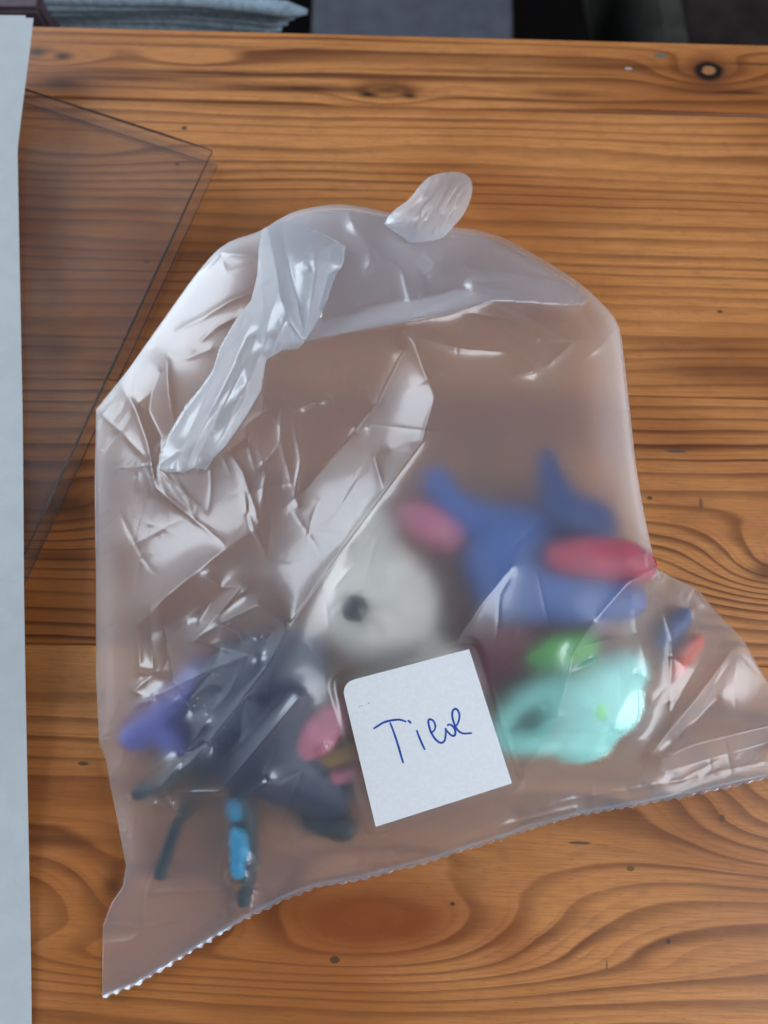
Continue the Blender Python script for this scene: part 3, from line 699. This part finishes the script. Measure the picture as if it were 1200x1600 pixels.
GH = long_creases(26, (170, 420, 480, 900), (.10, .34), (50, 170), 2.1, .7) + long_creases(26, (480, 520, 960, 900), (.08, .26), (50, 160), 2.4, .9) + long_creases(20, (170, 900, 520, 1250), (.10, .34), (60, 180), 2.25, .3) \
    + long_creases(16, (800, 900, 1150, 1200), (.08, .3), (50, 150), 2.2, .6) + long_creases(14, (430, 340, 900, 520), (.08, .3), (40, 140), .6, .7)
GE = []
for l in GA + GB:
    if max(p[2] for p in l) <= 0 or (l[0][:2] == (632, 545)): continue
    q = resample([(p[0], p[1], 0) for p in l], 9.0); n = len(q); a = rng.uniform(.35, .95)
    w_ = np.interp(np.arange(n), np.linspace(0, n - 1, 7), rng.uniform(.6, 1.1, 7)) * np.minimum(1, np.minimum(np.arange(n), n - 1 - np.arange(n)) / 2.5)
    q[:, 2] = a * w_; q[1:-1, :2] += rng.normal(0, .25, (n - 2, 2)); GE.append(q)
for u in np.linspace(500, 840, 8):
    for v in np.linspace(985, 1330, 8):
        if inside([(515, 1052), (745, 990), (822, 1238), (575, 1315)], np.array([u]), np.array([v]))[0]: CTRL.append((u, v, float(LPz(u, v, -.45))))
CTRL = [c for c in CTRL if c[:2] not in ((690, 985), (520, 1130), (540, 1220), (660, 1310), (540, 1290), (830, 1200))] + [(700, 960, 47), (835, 1215, 17), (545, 1310, 15), (690, 1315, 9), (500, 1170, 33)]
_e = resample([(u, v, 0) for u, v in EDGE], 8.0); _d = np.gradient(_e[:, :2], axis=0); _d /= np.linalg.norm(_d, axis=1)[:, None]; _n = np.stack([-_d[:, 1], _d[:, 0]], -1); _n *= np.sign(_n[:, 1:2])
for off, am in ((-24, .35), (-30, .12)):
    GE.append(np.concatenate([_e[4:-3, :2] + _n[4:-3] * off, np.abs(rng.normal(am, am * .4, (len(_e) - 7, 1)))], 1))
film, FH = film_patch('bag_film', OUT, CTRL, [(48.0, GA), (28.0, GB), (4.5, GE), (4.5, GD), (2.8, GH), (3.5, GC), (2.4, GF)], FILM, BAG, st=2.0, bl=0, label_plane=label_plane)

# serrated strip along the bottom seam: little torn teeth
def serrated():
    q = resample([(u, v, 0) for u, v in EDGE], 4.0); d = np.gradient(q[:, :2], axis=0); d /= np.linalg.norm(d, axis=1)[:, None]
    nrm = np.stack([-d[:, 1], d[:, 0]], -1); nrm *= np.sign(nrm[:, 1:2])
    ph = np.cumsum(np.r_[0, np.hypot(*np.diff(q[:, :2], axis=0).T)])
    per = 18.0
    tooth = 1 - np.abs(((ph / per + .15 * np.sin(ph / 70)) % 1) * 2 - 1)
    irr = np.interp(ph, np.arange(0, ph[-1] + 40, 14), rng.uniform(.35, 1.25, len(np.arange(0, ph[-1] + 40, 14))))
    ln = 1.0 + 5.0 * tooth * irr + .8 * rng.random(len(q))
    rows = []
    for k, (fr, hh) in enumerate(((-.9, 1.0), (0, 1.2), (.55, 1.0), (1, .7))):
        off = nrm * (ln * fr if fr > 0 else fr * 5 + 0 * ln)[:, None] if fr > 0 else nrm * (fr * 5)
        z = hh + (1.8 * tooth * irr * fr + .5 * rng.random(len(q)) * fr if fr > 0 else 0)
        rows.append(W(q[:, 0] + off[:, 0], q[:, 1] + off[:, 1], z))
    n = len(q); vs = np.concatenate(rows); fs = []
    for r in range(3):
        for i in range(n - 1): fs.append((r * n + i, r * n + i + 1, (r + 1) * n + i + 1, (r + 1) * n + i))
    vs = np.concatenate([vs, vs - np.array([0, 0, .00025])]); N = 4 * n
    fs += [tuple(N + i for i in f[::-1]) for f in fs]
    return mesh_from('serrated_edge', vs, fs)
EDGEM = film_material('torn_film_edge', haze=.24, rough=.6, gloss=.16, f0=.12)
link('serrated_edge', serrated(), EDGEM, BAG)

# gathered neck, its hanging tail and the loose end at the back
NECK = [(410, 358), (437, 344), (475, 352), (512, 368), (540, 384), (536, 412), (522, 440), (510, 475), (494, 505), (475, 535), (466, 545), (440, 548), (416, 562),
        (408, 610), (385, 650), (352, 698), (334, 716), (322, 734), (304, 731), (288, 738), (262, 738), (247, 733), (254, 700), (268, 668), (290, 632), (312, 606), (330, 580), (344, 540), (368, 500), (392, 470), (402, 430), (404, 390)]
NECK = [(u, v, float(FH(u, v)) + .9) for u, v in NECK]
NC = [(u, v, float(FH(u, v)) + d) for u, v, d in ((450, 400, 9), (440, 470, 11), (490, 410, 7), (430, 520, 10), (375, 570, 9), (340, 630, 9), (300, 690, 7), (390, 600, 8), (480, 490, 5))]
NG1 = [[(417, 350, 3), (428, 400, 4), (440, 470, 5), (470, 530, 5)], [(440, 355, 0), (455, 430, -3), (475, 520, -2)], [(491, 395, 5), (495, 430, 4), (485, 490, 4), (475, 530, 4)], [(491, 395, 5), (527, 376, 5), (550, 381, 4)], [(517, 425, -3), (500, 480, -3)],
       [(434, 457, 5), (420, 500, 3), (412, 545, 4)], [(434, 457, 5), (455, 480, 3), (472, 520, 4)], [(442, 500, 4), (430, 540, 3)], [(442, 500, 4), (470, 532, 2)], [(405, 400, 0), (412, 470, 3), (407, 540, 0)]]
def fan(n, a0, a1, b0, b1, amp):
    out = []
    for i in range(n):
        q = (i + .5) / n; s = 1 if i % 2 else -1
        p0 = np.array(a0) + (np.array(a1) - a0) * q; p1 = np.array(b0) + (np.array(b1) - b0) * q
        pts = []
        for k in range(6):
            r = k / 5; p = p0 + (p1 - p0) * r + rng.normal(0, 2.2, 2); pts.append((p[0], p[1], s * amp * (.4 + .6 * r) * rng.uniform(.6, 1.2)))
        out.append(pts)
    return out
film_patch('gathered_neck', NECK, NC, [(20.0, NG1), (16.0, fan(4, (380, 480), (425, 535), (262, 728), (338, 712), 2.2)), (7.0, long_creases(26, (262, 360, 500, 700), (.3, 1.3), (40, 150), 2.05, .35)), (6.0, crinkles(60, (250, 345, 600, 738), (.2, .6), (15, 60)))], FILM_NECK, BAG, st=2.0, under=lambda X, Y, H: FH(X, Y) + .5, fade=10)
# the upper part of the film folded forward: a second layer over the shoulder
UP = [(405, 385), (412, 370), (437, 349), (470, 334), (540, 325), (620, 343), (690, 362), (770, 370), (838, 408), (900, 447), (925, 476), (880, 478), (830, 474), (770, 471), (735, 482), (700, 491), (632, 504), (560, 516), (480, 533), (412, 545), (404, 500)]
UP = chaikin(UP, 3, 12)
UP = [(u, v, float(FH(u, v)) + .35) for u, v in UP]
UG = [[(640, 430, 3), (655, 460, 3), (640, 500, 2)], [(575, 380, 2), (580, 410, 3), (566, 435, 0)], [(575, 380, 2), (630, 420, 3), (642, 470, 3)], [(665, 395, 2), (680, 415, 2), (655, 400, 0)], [(545, 320, 1), (550, 345, 3), (572, 372, 2)],
      [(300, 500, 2), (350, 470, 3), (405, 450, 3)], [(255, 525, 2), (320, 500, 3), (400, 478, 2)], [(350, 395, 2), (380, 410, 3), (405, 405, 1)], [(735, 455, 2), (800, 470, 2), (860, 510, 3)], [(880, 450, 2), (905, 480, 3), (900, 520, 2)], [(730, 420, 1), (800, 430, 2), (905, 445, 2)]]
film_patch('folded_shoulder', UP, [], [(16.0, UG), (6.0, crinkles(40, (260, 330, 940, 540), (.1, .4), (20, 70)))], FILM2, BAG, st=2.5, base=lambda X, Y: FH(X, Y) + .6, under=lambda X, Y, H: FH(X, Y) + .3, fade=6)
KN = [(600, 350, 30), (612, 330, 31), (640, 312, 32), (655, 290, 32), (672, 274, 31), (700, 268, 30), (728, 270, 29), (739, 285, 28), (737, 310, 28), (722, 340, 28), (705, 357, 28), (690, 375, 27), (640, 380, 28)]
KN = chaikin(KN, 0, len(KN), 2)
KC = [(670, 320, 44), (700, 300, 42), (640, 345, 42)]
film_patch('loose_end', KN, KC, [(6.0, fan(12, (615, 345), (695, 365), (668, 280), (736, 296), 1.7)), (6.0, crinkles(30, (610, 270, 738, 360), (.4, 1.2), (12, 45)))], FILM_NECK, BAG, st=2.0, under=lambda X, Y, H: H * 0 + 26, fade=10)

# ================================================================== paper label with handwriting
t = NT('label_paper'); v, x, y, z = t.coords()
lc = t.mix(t.sstep(.35, .7, t.noise(v, 700, 3)), (.84, .86, .885), (.88, .895, .915))
LABM = t.principled(lc, .8, t.bump(t.noise(v, 1600, 3), .25, .0002))
INK = plain('blue_ink', (.010, .065, .42), .45, .35, 900, .0)
def LP(u, v, up=0.0):
    return W(u, v, LPz(u, v, up))
def label():
    TLc, TR, BR, BL = [np.array(p[:2], float) for p in LABQ]
    pts = []
    r = 20.0
    d1 = (BL - TLc) / np.linalg.norm(BL - TLc); d2 = (TR - TLc) / np.linalg.norm(TR - TLc)
    c = TLc + d1 * r + d2 * r
    for k in range(9):
        a = k / 8 * math.pi / 2; pts.append(c - d2 * r * math.cos(a) - d1 * r * math.sin(a))
    pts += [TR, BR, BL]
    n = len(pts)
    up = [LP(p[0], p[1], .12) for p in pts]; dn = [LP(p[0], p[1], 0) for p in pts]
    fs = [tuple(range(n))[::-1], tuple(range(n, 2 * n))] + [(i, (i + 1) % n, n + (i + 1) % n, n + i) for i in range(n)]
    me = mesh_from('paper', up + dn, fs, False)
    bm = bmesh.new(); bm.from_mesh(me); bmesh.ops.recalc_face_normals(bm, faces=bm.faces)
    bm.to_mesh(me); bm.free(); return me
LAB = empty('paper_label', LP(667, 1150), 'white square paper note with one rounded corner and the word Tiere in blue ink', 'label')
LAB.location = Vector(LP(667, 1150).tolist())
link('paper', label(), LABM, LAB)
def cr_spline(P, n=10):
    P = np.array(P, float); P = np.concatenate([[2 * P[0] - P[1]], P, [2 * P[-1] - P[-2]]]); o = []
    for i in range(1, len(P) - 2):
        for s in np.linspace(0, 1, n, endpoint=False):
            a, b, c, d = P[i - 1:i + 3]
            o.append(.5 * ((2 * b) + (-a + c) * s + (2 * a - 5 * b + 4 * c - d) * s * s + (-a + 3 * b - 3 * c + d) * s ** 3))
    o.append(P[-2]); return np.array(o)
def z8(pts): return [(500 + a / 3.0, 1000 + b / 3.0) for a, b in pts]     # from the enlarged view
STROKES = [z8([(250, 416), (268, 405), (300, 386), (340, 376), (375, 374), (405, 383)]), z8([(328, 386), (345, 430), (368, 500), (382, 550), (391, 577)]), z8([(411, 377), (420, 383), (427, 391)]),
           z8([(453, 422), (465, 455), (480, 490), (492, 515)]),
           z8([(516, 437), (534, 425), (541, 402), (530, 378), (513, 372), (508, 385), (516, 420), (534, 456), (556, 478), (574, 481), (586, 466), (590, 430), (588, 412)]),
           z8([(588, 414), (600, 432), (618, 448), (632, 446), (634, 425), (622, 404), (606, 396), (596, 402)]),
           z8([(622, 408), (640, 400), (652, 372), (652, 342), (638, 323), (624, 330), (620, 355), (630, 395), (648, 425), (672, 438), (712, 436)])]
for st_ in STROKES:
    c = cr_spline(st_); d = np.gradient(c, axis=0); d /= np.maximum(np.linalg.norm(d, axis=1), 1e-6)[:, None]; nrm = np.stack([-d[:, 1], d[:, 0]], -1)
    n = len(c); wd = 1.5 * (.75 + .2 * rng.random(n).cumsum() / n + .35 * np.sin(np.linspace(.3, 2.9, n)))
    a = c + nrm * wd[:, None]; b = c - nrm * wd[:, None]
    vs = np.concatenate([LP(a[:, 0], a[:, 1], .135), LP(c[:, 0], c[:, 1], .16), LP(b[:, 0], b[:, 1], .135)])
    fs = [(r * n + i, r * n + i + 1, (r + 1) * n + i + 1, (r + 1) * n + i) for r in range(2) for i in range(n - 1)]
    link('pen_stroke', mesh_from('pen_stroke', vs, fs), INK, LAB)
dots = []
for (u, v) in z8([(226, 295), (230, 297), (186, 312), (195, 308)]): 
    dots.append((u, v))
vs, fs = [], []
for (u, v) in dots:
    k = len(vs); vs += [LP(u + .7 * math.cos(a), v + .7 * math.sin(a), .14) for a in np.linspace(0, 2 * math.pi, 7)[:-1]]; fs.append(tuple(range(k, k + 6))[::-1])
link('ink_specks', mesh_from('ink_specks', vs, fs, False), INK, LAB)['kind'] = 'stuff'
